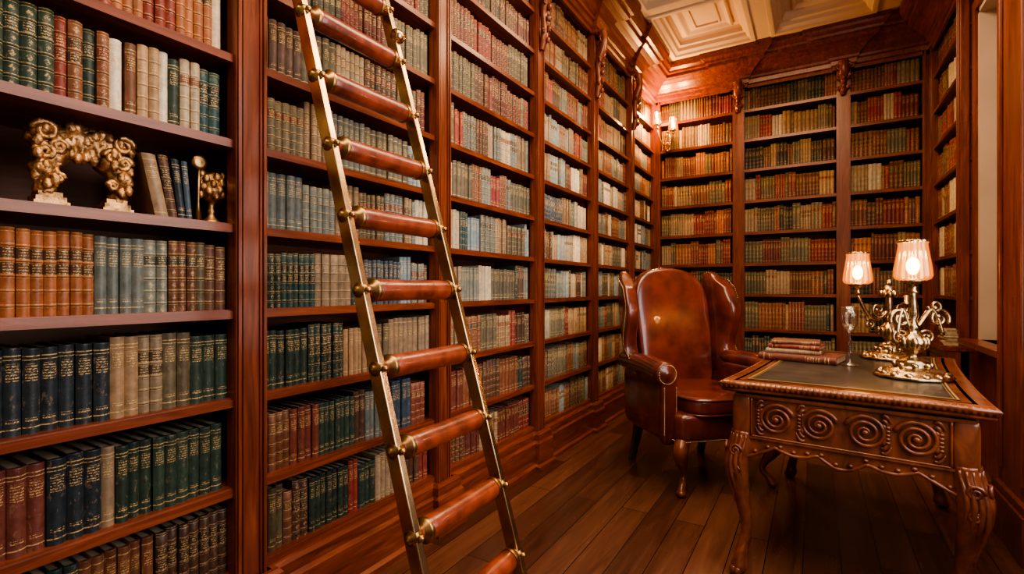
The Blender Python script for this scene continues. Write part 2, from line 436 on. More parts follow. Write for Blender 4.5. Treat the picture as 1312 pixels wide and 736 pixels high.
def window(name,W,reveal):
    y0,y1,z0,z1=W; b=MB()
    b.box(WX-.005,WX+.27,y0,y0+.03,z0,z1,1); b.box(WX-.005,WX+.27,y1-.03,y1,z0,z1,1); b.box(WX-.005,WX+.27,y0,y1,z1-.03,z1,1)
    b.box(WX-.10,WX+.27,y0-.04,y1+.04,z0-.035,z0,0)
    b.box(WX-.02,WX,y0-.07,y0,z0,z1+.07,0); b.box(WX-.02,WX,y1,y1+.07,z0,z1+.07,0); b.box(WX-.02,WX,y0,y1,z1,z1+.07,0)
    xs=WX+.20
    for yy in (y0+.03,(y0+y1)/2-.02,y1-.07): b.box(xs,xs+.04,yy,yy+.04,z0,z1-.03,0)
    for k in range(5):
        zz=z0+(z1-z0-.07)*k/4; b.box(xs,xs+.04,y0+.03,y1-.03,zz,zz+.035,0)
    n=60; vs=[];fs=[]
    for i in range(n+1):
        yy=y0+.035+(y1-y0-.07)*i/n; xx=WX+.13+.018*math.sin(i*.9)+.006*math.sin(i*2.3)
        vs+= [(xx,yy,z0+.01),(xx,yy,z1-.05)]
    for i in range(n): fs.append((2*i,2*i+2,2*i+3,2*i+1))
    b.add(vs,fs,2,True)
    b.obj(name,[wood_v,cream_w,sheer])
window('window_1',W1,1); window('window_2',W2,1)
b=MB()
b.box(2.27,WX,2.82,3.22,0,3.2); b.box(2.24,WX,2.79,3.25,0,.20); b.box(2.25,WX,2.80,3.24,.20,.235)
b.box(2.255,2.27,2.86,2.89,.3,3.0); b.box(2.255,2.27,3.15,3.18,.3,3.0)
b.box(2.25,WX,2.80,3.24,3.0,3.04); b.box(2.24,WX,2.79,3.25,3.10,3.2)
b.obj('trim_2',[wood_v],bevel=.004)

# ceiling coffers
b=MB(); b.box(-.4,2.9,-2.0,6.0,3.62,3.70)
XC=[(.30,1.02),(1.20,1.95)]; YC=[(4.36,5.22),(3.34,4.20),(2.32,3.18),(1.30,2.16),(.28,1.14),(-.74,.12)]
zb=H+.03
xe=[-.4]+[t for c in XC for t in c]+[2.9]
for i in range(0,len(xe),2): b.box(xe[i],xe[i+1],-2.0,6.0,zb,3.63)
ye=sorted([-2.0]+[t for c in YC for t in c]+[6.0])
for i in range(0,len(ye),2):
    for x0,x1 in XC: b.box(x0,x1,ye[i],ye[i+1],zb,3.63)
for x0,x1 in XC:
    for y0,y1 in YC:
        pth=[(x0,y0),(x1,y0),(x1,y1),(x0,y1)]
        b.sweep(pth,[(0,zb-.012),(-.025,zb-.012),(-.03,zb)],True,0,False,-1)
        b.sweep(pth,[(0,zb-.012),(.012,zb-.01),(.02,zb+.01),(.045,zb+.03),(.055,zb+.06),(.075,zb+.07),(.08,zb+.1),(.1,3.62)],True,0,False,-1)
        g=.15; p2=[(x0+g,y0+g),(x1-g,y0+g),(x1-g,y1-g),(x0+g,y1-g)]
        b.sweep(p2,[(0,3.62),(0,3.60),(.012,3.592),(.025,3.60),(.035,3.61),(.05,3.62)],True,0,False,-1)
        g=.24; p2=[(x0+g,y0+g),(x1-g,y0+g),(x1-g,y1-g),(x0+g,y1-g)]
        b.sweep(p2,[(0,3.62),(.005,3.605),(.02,3.605),(.025,3.62)],True,0,False,-1)
b.obj('ceiling',[cream],recalc=True)

# ------------------------------------------------------------------ books
COL={'G':(.018,.034,.023),'N':(.013,.021,.028),'B':(.15,.055,.024),'O':(.27,.090,.031),'T':(.24,.155,.085),'C':(.40,.315,.205),
'R':(.18,.028,.018),'K':(.024,.021,.018),'L':(.102,.080,.044),'S':(.125,.132,.108),'P':(.18,.22,.22),'E':(.020,.055,.050),
'D':(.080,.036,.020),'W':(.52,.45,.33),'M':(.13,.032,.019),'U':(.038,.060,.080)}
class BK:
    def __init__(s): s.v=[];s.f=[];s.c=[];s.r=[];s.uv=[];s.sm=[]
    def face(s,idx,col,rnd,uvs=None,sm=False):
        s.f.append(idx); s.c.append(col); s.r.append(rnd); s.sm.append(sm)
        s.uv.extend(uvs if uvs else [(-1,-1)]*len(idx))
    def book(s,P,ax,ox,t,h,d,col,near,style,tilt=0,n=4):
        P=Vector(P); o0=len(s.v)
        rnd=(style[0],style[1],style[2])
        def W(a,o,z):
            q=P+ax*(a+tilt*z)+ox*o; return (q.x,q.y,q.z+z*(1-abs(tilt)*.12))
        bl=min(.32*t,.009)
        if near and style[0]>.42:
            zs=[(0,0)]
            for k in range(5):
                v=.12+.17*k; e=.009
                zs+=[((v-e*2.2)*h,0),((v-e)*h,0),((v-e*.5)*h,.0017),((v+e*.5)*h,.0017),((v+e)*h,0),((v+e*2.2)*h,0)]
            zs.append((h,0))
        elif near: zs=[(0,.0005),(.02*h,0),(.98*h,0),(h,.0005)]
        else: zs=[(0,0),(h,0)]
        sp=[(t*i/n, -bl*(1-math.sin(PI*i/n)**.8 if 0<i<n else 1)) for i in range(n+1)]
        for (z,e) in zs:
            for (a,o) in sp: s.v.append(W(a,o+e,z))
        L=n+1
        for j in range(len(zs)-1):
            v0,v1=max(.0005,zs[j][0]/h),zs[j+1][0]/h
            for i in range(n):
                s.face((o0+j*L+i,o0+j*L+i+1,o0+(j+1)*L+i+1,o0+(j+1)*L+i),col,rnd,[(i/n,v0),((i+1)/n,v0),((i+1)/n,v1),(i/n,v1)],True)
        o1=len(s.v)
        s.v+= [W(0,-bl,0),W(0,-d,0),W(0,-d,h),W(0,-bl,h),W(t,-bl,0),W(t,-d,0),W(t,-d,h),W(t,-bl,h)]
        s.face((o1,o1+3,o1+2,o1+1),col,rnd); s.face((o1+4,o1+5,o1+6,o1+7),col,rnd)
        top=o0+(len(zs)-1)*L
        pc=(.40,.31,.20)
        if near:
            c=.0028; o2=len(s.v)
            s.v+= [W(c,-bl-.004,h),W(t-c,-bl-.004,h),W(t-c,-d,h),W(c,-d,h),W(c,-bl-.004,h-.004),W(t-c,-bl-.004,h-.004),W(t-c,-d,h-.004),W(c,-d,h-.004)]
            s.face(tuple(top+i for i in range(L))+(o2+1,o2),col,rnd)
            s.face((o1+3,o2,o2+3,o1+2),col,rnd); s.face((o1+7,o1+6,o2+2,o2+1),col,rnd)
            s.face((o2,o2+1,o2+5,o2+4),col,rnd)
            s.face((o2+4,o2+5,o2+6,o2+7),pc,rnd)
            s.face((o2+1,o2+2,o2+6,o2+5),col,rnd); s.face((o2,o2+4,o2+7,o2+3),col,rnd)
        else:
            s.face(tuple(top+i for i in range(L))+(o1+6,o1+2),pc,rnd)
    def obj(s,name,parent=None):
        me=bpy.data.meshes.new(name); me.from_pydata(s.v,[],s.f); me.materials.append(book_m)
        cnt=np.array([len(f) for f in s.f])
        for nm,dat in (('bcol',s.c),('brnd',s.r)):
            at=me.color_attributes.new(nm,'FLOAT_COLOR','CORNER')
            a=np.ones((cnt.sum(),4),dtype=np.float32); a[:,:3]=np.repeat(np.array(dat,dtype=np.float32),cnt,axis=0)
            at.data.foreach_set('color',a.ravel())
        uv=me.uv_layers.new(name='UVMap'); uv.data.foreach_set('uv',np.array(s.uv,dtype=np.float32).ravel())
        me.polygons.foreach_set('use_smooth',s.sm); me.update()
        ob=bpy.data.objects.new(name,me); bpy.context.scene.collection.objects.link(ob)
        if parent: ob.parent=parent
        return ob
def fill(B,P0,ax,ox,length,gap,pal,near=False,runs=None,hr=(.72,.88),tr=(.021,.033)):
    a=.004; q=list(runs) if runs else []
    P0=Vector(P0)
    while a<length-.012:
        sty=None
        if q:
            e=q.pop(0); k,nn=e[0],e[1]; sty=e[2] if len(e)>2 else None
        else:
            k=R.choice(pal); nn=R.choice([1,1,2,2,3,3,4,5,6,7])
        base=COL[k]; hh=gap*R.uniform(*hr); tt=R.uniform(*tr); j=R.uniform(.75,1.25); hue=R.uniform(-.1,.1)
        base=(base[0]*j*(1+hue),base[1]*j,base[2]*j*(1-hue))
        st=[R.random(),R.random(),R.random()]
        if sty is not None: st[0]=sty; st[1]=.5+.4*R.random()
        for i in range(nn):
            t=tt*R.uniform(.93,1.07)
            if a+t>length-.003: a=length; break
            v=R.uniform(.85,1.15); c=tuple(min(.9,x*v) for x in base)
            h=hh*R.uniform(.988,1.012); off=R.uniform(-.006,.005)
            B.book(P0+ax*a+ox*(-.022+off),ax,ox,t,h,.15,c,near,st)
            a+=t+.0007
        if R.random()<.05: a+=R.uniform(.004,.012)
Y=Vector((0,1,0)); X=Vector((1,0,0))
RUN1={0:[('G',6,.2),('B',6),('D',8,.8)],1:[('M',3,.2),('N',3,.2),('T',1,.2),('G',3,.2),('G',9,.3)],2:[('N',7,.2),('T',2,.2),('T',2,.8),('L',2,.2),('G',3,.2)],
 3:[('O',8,.8),('S',4,.2),('S',2,.8),('B',3,.8),('L',1),('D',5,.8)],5:[('G',4,.8),('R',1,.8),('B',1,.8),('G',1),('B',1),('W',1),('B',1),('T',2),('W',1),('G',1),('C',2),('E',1),('E',2),('T',1),('C',3)],
 6:[('D',3,.8),('M',2),('R',3,.8),('O',3,.8),('R',3),('O',4,.8),('C',1),('O',4)],7:[('O',6),('R',6),('B',8)]}
RUN2={0:[('L',3),('B',1),('D',2),('G',7,.3),('R',2),('G',3),('T',4),('D',5)],1:[('B',4),('M',4,.2),('G',7),('D',2),('S',6),('U',4)],
 2:[('G',6,.2),('G',6),('T',5),('L',4,.2),('T',6)],3:[('G',3),('E',6),('T',5),('E',2),('U',9,.2),('P',3)],4:[('S',5,.2),('S',5),('T',4),('L',6),('S',4)],
 5:[('L',6),('T',5),('S',6),('L',8)],6:[('D',5,.2),('L',5),('T',6),('D',6),('L',5)],7:[('D',6),('L',7),('R',4),('M',6)],8:[('D',8),('B',5),('R',10)]}
RUN3={4:[('C',4),('E',3),('P',4,.2),('S',6),('T',5)],3:[('T',5),('S',6),('C',4),('L',8)],2:[('T',6),('B',5),('L',5),('T',6)],1:[('M',6),('B',6),('D',5),('B',6)]}
B=BK()
for bi in range(len(UPL)):
    y0=UPL[bi]+.045; y1=(UPL[bi+1]-.045) if bi+1<len(UPL) else YF-.02
    for ri,h in enumerate(HS):
        gap=(HS[ri+1] if ri+1<len(HS) else 3.19)-h-.026
        gap=min(gap,.255)
        runs=None; near=bi in (2,3,4); st=y0
        if bi==2:
            fill(B,(0,y0,h+.012),Y,X,.33-y0,gap,'BGTD',False)
            if ri==4: continue
            st=.33; runs=RUN1.get(ri)
            tr=(.028,.036) if ri in (1,2) else (.023,.030)
            fill(B,(0,st,h+.012),Y,X,y1-st,gap,'BGTOD',True,runs,(.80,.86),tr); continue
        if bi==3: runs=RUN2.get(ri)
        if bi==4: runs=RUN3.get(ri)
        if bi<=4: pal={0:'BTDLGRM',1:'BMTDGLM',2:'BTLRGD',3:'TSCLGDD',4:'CPSTLGD',5:'CPTSRLB',6:'DCSTRLM',7:'TLDRDM',8:'BRDTLM',9:'BRDGM',10:'RBDM'}[ri]
        else: pal={0:'CTBPSDL',1:'CTBSLD',2:'TCRSLB',3:'TSDCPL',4:'CPWSTLD',5:'CPWSTUB',6:'CWPSTRD',7:'TPTSRB',8:'RTBSDM',9:'RTBDLM',10:'DBTLM'}[ri]
        fill(B,(0,y0+.008,h+.012),Y,X,y1-y0-.012,gap,pal,near,runs)
B.obj('shelved_books')
B=BK()
edges=[.07]+[t for c in UPF for t in (c-.05,c+.05)]+[XR-.07]
for bi in range(3):
    x0,x1=edges[2*bi],edges[2*bi+1]
    for ri,h in enumerate(HF):
        gap=(HF[ri+1] if ri+1<len(HF) else 3.22)-h-.028
        pal=['BTLRDMO','BTLDRBM','TBRLDMO','GLDKBTR'][(ri*2+bi)%4] if ri>3 else 'LDKGTBM'
        if ri in (6,8) : pal='TCLBRM'
        fill(B,(x0,YF,h+.012),X,Vector((0,-1,0)),x1-x0,gap,pal,False,None,(.72,.88),(.020,.034))
B.obj('shelved_books')
B=BK()
for ri,h in enumerate(HF):
    if ri<3: continue
    gap=(HF[ri+1] if ri+1<len(HF) else 3.20)-h-.028
    fill(B,(XR,4.57,h+.012),Y,Vector((-1,0,0)),YF-.07-4.57,gap,'BTRMLCR',False,None,(.72,.88))
B.obj('shelved_books')

B=BK(); zz=HS[4]+.012
for (a,t,h,col,st,tl) in ((.672,.034,.175,'T',(.2,.3,.2),-.2),(.705,.024,.178,'D',(.6,.8,.6),-.16),(.730,.020,.172,'N',(.3,.5,.8),-.12),(.751,.016,.17,'U',(.3,.6,.6),-.09)):
    B.book((-.03,a,zz),Y,X,t,h,.14,COL[col],True,st,tl)
B.obj('leaning_books')

# ------------------------------------------------------------------ gilded ornaments
b=MB(); x0=-.080
for sg,yc in ((-1,.455),(1,.590)):
    b.box(x0-.034,x0+.034,yc-.034,yc+.034,zz,zz+.012); b.box(x0-.029,x0+.029,yc-.029,yc+.029,zz+.012,zz+.024); b.box(x0-.023,x0+.023,yc-.023,yc+.023,zz+.024,zz+.036)
i0=len(b.v)
for sg,yc in ((-1,.455),(1,.590)):
    pts=[];rad=[]
    for i in range(60):
        t=i/59; yy=yc+sg*(.012*math.sin(t*PI*2.0)+.006*t); xx=x0+.012*math.sin(t*PI*1.6)
        pts.append((xx,yy,zz+.03+.155*t)); rad.append(.018+.020*math.sin(min(1,t*1.1)*PI*.5)**2+.004*math.sin(t*PI*7))
    b.tube(pts,rad,36)
    for k in range(14):
        t=.15+.85*k/13; b.sphere((x0+.028+.006*math.sin(k*2),yc+sg*.008+.020*math.sin(k*2.4),zz+.03+.155*t),.010,0,12,10,(.8,1,1.5))
    for rr,zc,ys in ((.024,.180,1),(.020,.130,1),(.020,.145,-1),(.014,.085,1),(.012,.07,-1)):
        pp=[]
        for k in range(30):
            a=k/29*PI*3.6; r=rr*(1-k/33)
            pp.append((x0+.030,yc+sg*ys*(.012+r*math.cos(a)),zz+zc+r*math.sin(a)))
        b.tube(pp,[.0065]*30,8)
for k in range(46):
    t=k/45; yy=.425+.195*t; b.sphere((x0+.018*math.sin(k*1.7),yy,zz+.178+.018*math.sin(k*2.1)+.012*math.cos(PI*(t-.5)*2)),.0135,0,12,10,(1,1.1,1.2))
pts=[(x0,.435+.175*i/39,zz+.172+.010*math.sin(i*.9)) for i in range(40)]; b.tube(pts,.027,28)
for k in range(9):
    t=k/8; b.sphere((x0+.015,.495+.055*t,zz+.140+.01*math.sin(k*2.5)),.011,0,12,10,(1,1,1.5))
b.carve(i0,.0035,110)
b.obj('gilded_console_ornament',[gilt])
b=MB(); c=(-.070,.838,zz)
b.lathe([(.026,0),(.026,.006),(.020,.012),(.012,.02),(.008,.03),(.012,.038),(.008,.046),(.009,.06),(.018,.072),(.028,.085)],c,24)
i0=len(b.v)
b.sphere((c[0],c[1],c[2]+.115),.038,0,36,26,(.8,.9,1.15))
for k in range(26):
    a=k*2.4; q=k/26; b.sphere((c[0]+.026*math.cos(a),c[1]+.032*math.sin(a),c[2]+.082+.075*q),.0105,0,10,8,(1,1,1.3))
for sg in (-1,1):
    pp=[(c[0]+.01,c[1]+sg*(.028+.012*math.cos(k/20*PI*2.6)*(1-k/30)),c[2]+.125+.014*math.sin(k/20*PI*2.6)) for k in range(21)]; b.tube(pp,.005,8)
b.carve(i0,.003,110); b.obj('gilded_urn',[gilt])
b=MB(); rot=Matrix.Rotation(PI/2,3,'Y')
b.lathe([(.001,-.006),(.020,-.006),(.023,0),(.020,.006),(.012,.007),(.001,.009)],(-.035,.785,zz+.175),20,0,True,0,0,rot)
b.tube([(-.035,.785,zz+.155),(-.04,.785,zz+.06),(-.04,.785,zz)],[.004,.004,.010],10); b.obj('medallion_stand',[brass_dark])

# ------------------------------------------------------------------ ladder
def LX(h): return .739-.3012*h
lad=empty('library_ladder')
y1,y2=1.012,1.440
ang=math.atan(.3012)
b=MB()
for yy in (y1,y2):
    def P(h,o):
        return (LX(h)+o*math.cos(ang), h+o*math.sin(ang))
    vs=[]
    w,tk=.023,.012
    for h in (0.035,2.34):
        for (o,dy) in ((-w,-tk),(w,-tk),(w,tk),(-w,tk)):
            q=P(h,o); vs.append((q[0],yy+dy,q[1]))
    b.add(vs,[(0,1,2,3),(4,5,6,7),(0,1,5,4),(1,2,6,5),(2,3,7,6),(3,0,4,7)],0)
    b.lathe([(.001,-.012),(.034,-.012),(.036,0),(.034,.012),(.001,.012)],(LX(.036)+.0,yy,.037),20,1,True,0,0,Matrix.Rotation(PI/2,3,'X'))
b.obj('rails',[brass,brass_dark],lad,bevel=.003)
b=MB(); ry=Matrix.Rotation(-PI/2,3,'X')
for k in range(-4,6):
    h=1.125+.2215*k; x=LX(h)+.004
    L=(y2-y1)/2; yc=(y1+y2)/2
    pr=[(.001,-L+.012),(.020,-L+.012),(.020,-L+.03),(.031,-L+.042),(.0335,-L+.055),(.034,-L+.08),(.0328,-.02),(.034,L-.08),(.0335,L-.055),(.031,L-.042),(.020,L-.03),(.020,L-.012),(.001,L-.012)]
    b.lathe(pr,(x,yc,h),28,0,True,0,0,ry)
    for sg in (-1,1):
        yy=yc+sg*L
        b.lathe([(.001,-.028),(.012,-.024),(.014,-.013),(.022,-.013),(.023,0),(.022,.012),(.016,.014),(.015,.022),(.021,.024),(.022,.030),(.0355,.036),(.0365,.042),(.0355,.050)],(x,yy,h),24,2,True,0,0,ry if sg<0 else Matrix.Rotation(PI/2,3,'X'))
        b.sphere((x+.027,yy,h+.002),.010,2,10,8)
b.obj('rungs',[leather_rung,brass,brass_dark],lad)
b=MB()
for yy in (y1,y2):
    h=2.12; b.lathe([(.001,-.02),(.022,-.02),(.024,0),(.022,.02),(.001,.02)],(LX(h)+.03,yy,h),20,0,True,0,0,Matrix.Rotation(PI/2,3,'X'))
    b.tube([(LX(2.3)+.02,yy,2.30),(LX(2.3)+.05,yy,2.36),(LX(2.3)+.02,yy,2.42),(.035,yy,2.40),(.035,yy,2.36)],.010,10)
b.obj('hooks',[brass],lad)

# ------------------------------------------------------------------ armchair
ch=empty('wingback_armchair',(.905,3.20,0),(0,0,math.radians(225)))
b=MB()
b.rbox((0,.02,.37),(.325,.315,.085),8,10,0)
b.rbox((0,.055,.485),(.262,.31,.062),4.5,14,0)
def backf(ux,uy,uz):
    t=(uz+1)/2; zt=1.270-.085*abs(ux)**2.2; z=.42+t*(zt-.42)
    w=.245+.035*t
    y=-.235-.135*t+uy*(.055+.008*math.sin(t*PI))+.045*ux*ux
    if uy>0: y+=.022*math.sin(PI*min(1,max(0,t)))*(1-ux*ux)
    return (ux*w,y,z)
b.rbox(0,0,5,20,0,backf)
def interp(t,pts):
    for (a,va),(c,vc) in zip(pts[:-1],pts[1:]):
        if t<=c:
            s=(t-a)/(c-a); s=s*s*(3-2*s); return va+(vc-va)*s
    return pts[-1][1]
EXT=[(0,.30),(.28,.19),(.72,.285),(.9,.26),(1,.19)]
for sg in (-1,1):
    def wing(ux,uy,uz,sg=sg):
        t=(uz+1)/2; 
        f=(uy+1)/2
        zt=1.245-.06*(f-.45)**2*4
        z=.58+t*(zt-.58)
        tb=(z-.42)/.83; yb=-.285-.135*tb
        ext=interp(t,EXT)
        y=yb+f*ext
        th=.032+.020*f
        x=.290+.060*f*f+.012*math.sin(t*PI)+.018*t+ux*th
        return (sg*x,y,z)
    b.rbox(0,0,4,18,0,wing)
    b.rbox((sg*.315,-.01,.47),(.038,.27,.19),6,10,0)
    n=24; pts=[];rad=[]
    for i in range(n):
        t=i/(n-1); pts.append((sg*(.335+.02*t),-.27+.53*t,.672+.012*math.sin(t*PI)-.012*t)); rad.append(.052+.014*t if i<n-1 else .058)
    b.tube(pts,rad,20,0)
    b.rbox((sg*.335,.235,.47),(.052,.03,.20),4,10,0)
    b.lathe([(.001,.012),(.02,.012),(.024,.006),(.05,.006),(.062,-.004)],(sg*.355,.262,.66),24,0,True,0,0,Matrix.Rotation(-PI/2,3,'X'))
n=64
for zq in (.445,.525):
    pp=[]
    for k in range(n+1):
        a=2*PI*k/n; ca,sa=math.cos(a),math.sin(a); q=(abs(ca)**5+abs(sa)**5)**(-.2)
        pp.append((.258*ca*q,.055+.306*sa*q,zq))
    b.tube(pp,.0055,6,0)
b.obj('upholstery',[leather],ch)
b=MB()
for sg in (-1,1):
    b.beads([(sg*.355+.052*math.cos(a),.268,.66+.052*math.sin(a)) for a in [k*PI/12 for k in range(25)]],.0042,.0115)
    for dx in (-.036,.036):
        b.beads([(sg*.335+dx,.2625,.585),(sg*.335+dx,.2625,.33)],.0042,.0115)
    pts=[]
    for k in range(21):
        t=k/20; z=.62+t*.57; tb=(z-.42)/.83; yb=-.285-.135*tb
        ext=interp(t,EXT); pts.append((sg*(.345+.012*math.sin(t*PI)+.018*t+.040),yb+ext*.90,z))
    b.beads(pts,.0042,.013)
b.beads([(-.29,.334,.305),(.29,.334,.305)],.0045,.0115)
for sg in (-1,1): b.beads([(sg*.324,-.26,.305),(sg*.324,.29,.305)],.0045,.0115)
b.obj('nailheads',[brass],ch)
b=MB()
def cabriole(b,x,y,z0,sx,sy,s=1.0,rk=.038,ra=.017,rf=.026,mat=0,N_=30,knee=.03,seg=14):
    pts=[];rad=[]
    for i in range(N_):
        t=i/(N_-1)
        z=z0*(1-t)+.012*t
        o=interp(t,[(0,0),(.22,knee),(.72,-knee*.55),(.93,knee*.55),(1,knee*.8)])
        r=interp(t,[(0,rk*1.05),(.2,rk*1.1),(.72,ra),(.88,ra*1.15),(.96,rf),(1,rf*.75)])
        pts.append((x+sx*o,y+sy*o,z)); rad.append(r)
    b.tube(pts,rad,seg,mat)
for sg in (-1,1):
    cabriole(b,sg*.27,.275,.31,sg,1)
    for k in range(3): b.sphere((sg*(.27+.03),.275+.035,.25-.03*k),.016-.003*k,0,8,6,(1,1,1.5))
    b.sphere((sg*.292,.297,.022),.028,0,12,8,(1,1,.75))
b.obj('front_legs',[wood_desk],ch)
b=MB()
for sg in (-1,1):
    pts=[(sg*.25,-.25,.32),(sg*.25,-.27,.2),(sg*.255,-.31,.08),(sg*.26,-.335,.0)]
    b.tube(pts,[.028,.026,.021,.02],8,0,False,1,True)
b.obj('rear_legs',[leg_dark],ch)

# ------------------------------------------------------------------ desk
DW,DL,DZ=.81,1.40,.77
dk=empty('writing_desk',(1.20,2.10,0),(0,0,math.radians(-6)))
def outline(inset,bow=.016,n=14):
    c=[(inset,inset),(DW-inset,inset),(DW-inset,DL-inset),(inset,DL-inset)]
    out=[]
    for i in range(4):
        a=Vector(c[i]); q=Vector(c[(i+1)%4]); d=(q-a).normalized(); nn=Vector((-d.y,d.x))
        for k in range(n):
            t=k/n; off=bow*(1-abs(2*t-1)**3)
            p=a+(q-a)*t+nn*off; out.append((p.x,p.y))
    return out
b=MB()
o0=outline(.03); 
prof=[(-.03,DZ),(.012,DZ),(.022,DZ-.004),(.028,DZ-.010),(.022,DZ-.02),(.012,DZ-.026),(.018,DZ-.032),(.010,DZ-.04),(-.01,DZ-.046),(-.03,DZ-.05)]
b.sweep(o0,prof,True,0,True,1)
b.add([(x,y,DZ) for x,y in outline(.05)],[tuple(range(56))],0)
b.add([(x,y,DZ-.05) for x,y in outline(.055)],[tuple(range(56))[::-1]],0)
b.obj('top',[wood_desk],dk)
b=MB(); b.add([(x,y,DZ+.0015) for x,y in outline(.085,.012)],[tuple(range(56))],0)
for ins,wd in ((.090,.006),(.102,.002)):
    A=outline(ins,.012); C=outline(ins+wd,.012); vs=[(x,y,DZ+.003) for x,y in A]+[(x,y,DZ+.003) for x,y in C]
    b.add(vs,[(i,(i+1)%56,56+(i+1)%56,56+i) for i in range(56)],1)
b.obj('leather_inset',[dleather,gold_tool],dk)
b=MB()
o=outline(.012); pts=[Vector((x,y,DZ-.014)) for x,y in o]; pts.append(pts[0]); acc=0
for a,c in zip(pts[:-1],pts[1:]):
    L=(c-a).length
    while acc<=L:
        b.sphere(a+(c-a)*(acc/L),.0105,0,10,8,(1,1,1.25)); acc+=.0175
    acc-=L
b.obj('gadroon_rim',[wood_desk],dk)
b=MB()
za,zb_=.545,DZ-.05
a0,a1=.055,DW-.055; c0,c1=.055,DL-.055
b.box(a0,a1,c0,c0+.025,za,zb_); b.box(a0,a1,c1-.025,c1,za,zb_); b.box(a0,a0+.025,c0,c1,za,zb_); b.box(a1-.025,a1,c0,c1,za,zb_)
for yy,sg in ((c0,-1),(c1,1)):
    def fb(x0,x1,z0,z1,th=.010): b.box(x0,x1,min(yy,yy+sg*th),max(yy,yy+sg*th),z0,z1)
    fb(a0,a1,zb_-.012,zb_,.012); fb(a0+.05,a1-.05,za+.004,za+.012,.009)
for xx,sg in ((a0,-1),(a1,1)):
    b.box(min(xx,xx+sg*.01),max(xx,xx+sg*.01),c0+.05,c1-.05,za+.004,za+.014)
    b.box(min(xx,xx+sg*.01),max(xx,xx+sg*.01),c0+.05,c1-.05,zb_-.014,zb_)
b.obj('apron',[wood_desk],dk,bevel=.002)
def relief(mapf,L):
    b=MB(); zc=(za+zb_)/2+.002
    n=max(3,int(round((L-.16)/.125))); stp=(L-.15)/n
    for i in range(n):
        uc=.075+stp*(i+.5); sg=1 if i<n/2 else -1
        R0=.057
        pp=[];rr=[]
        for k in range(64):
            t=k/63; a=t*PI*5.4; r=R0*(1-t)**.9+.003
            pp.append(mapf(uc+sg*r*math.cos(a+PI*.1),zc+r*math.sin(a+PI*.1)*.98,.003+.010*t)); rr.append(.0078*(1-.45*t))
        b.tube(pp,rr,8); b.sphere(mapf(uc,zc,.010),.011,0,10,8)
        for q in (-1,1):
            for m_ in range(3):
                pp=[]
                for k in range(12):
                    t=k/11; pp.append(mapf(uc-sg*(.044+t*(.028-.006*m_)),zc+q*(.060-.016*m_-(.022+.008*m_)*t*t+.008*math.sin(t*PI)),.004))
                b.tube(pp,[.0072*math.sin(PI*(.15+.8*k/11)) for k in range(12)],7)
        for q in range(5):
            b.sphere(mapf(uc-sg*.062,zc-.026+.013*q,.003),.0075,0,8,6,(1.2,1.2,.9))
    for dz in (.074,-.074):
        pp=[mapf(.055+(L-.11)*k/60,zc+dz,.006) for k in range(61)]; b.tube(pp,.0045,6)
    for uu in (.058,L-.058):
        b.tube([mapf(uu,zc-.074+.148*k/10,.006) for k in range(11)],.0045,6)
    return b
b=relief(lambda u,z,o:(a0+u,c0-o,z),a1-a0); b.obj('front_carving',[wood_desk],dk)
b=relief(lambda u,z,o:(a0+u,c1+o,z),a1-a0); b.obj('rear_carving',[wood_desk],dk)
b=relief(lambda u,z,o:(a0-o,c0+u,z),c1-c0); b.obj('side_carving_1',[wood_desk],dk)
b=relief(lambda u,z,o:(a1+o,c0+u,z),c1-c0); b.obj('side_carving_2',[wood_desk],dk)
def skirt(mapf,L,nn):
    b=MB(); n=80; vs=[];fs=[]
    low=[]
    for i in range(n+1):
        t=i/n; u=L*t
        e=min(t,1-t)*L
        z=za-.018-.020*abs(math.sin(t*PI*nn))-.05*math.exp(-(e/.07)**2)
        if abs(t-.5)<.12: z-=.018*math.cos((t-.5)/.12*PI/2)
        low.append((u,z))
        for (zz_,o) in ((za+.005,0),(z,0),(z,-.02),(za+.005,-.02)): vs.append(mapf(u,zz_,o))
    for i in range(n):
        for k in range(4): fs.append((4*i+k,4*i+4+k,4*i+4+(k+1)%4,4*i+(k+1)%4))
    b.add(vs,fs,0)
    b.tube([mapf(u,z,.002) for u,z in low],.0065,8)
    for i in range(3,n-2,5):
        u,z=low[i]; b.sphere(mapf(u,z+.014,.002),.009,0,8,6,(1,1,.8))
    return b
LX_=a1-a0; LY_=c1-c0
for nm,f,L,nn in (('front_skirt',lambda u,z,o:(a0+u,c0-o,z),LX_,5),('rear_skirt',lambda u,z,o:(a0+u,c1+o,z),LX_,5),('side_skirt_1',lambda u,z,o:(a0-o,c0+u,z),LY_,7),('side_skirt_2',lambda u,z,o:(a1+o,c0+u,z),LY_,7)):
    skirt(f,L,nn).obj(nm,[wood_desk],dk)
b=MB()
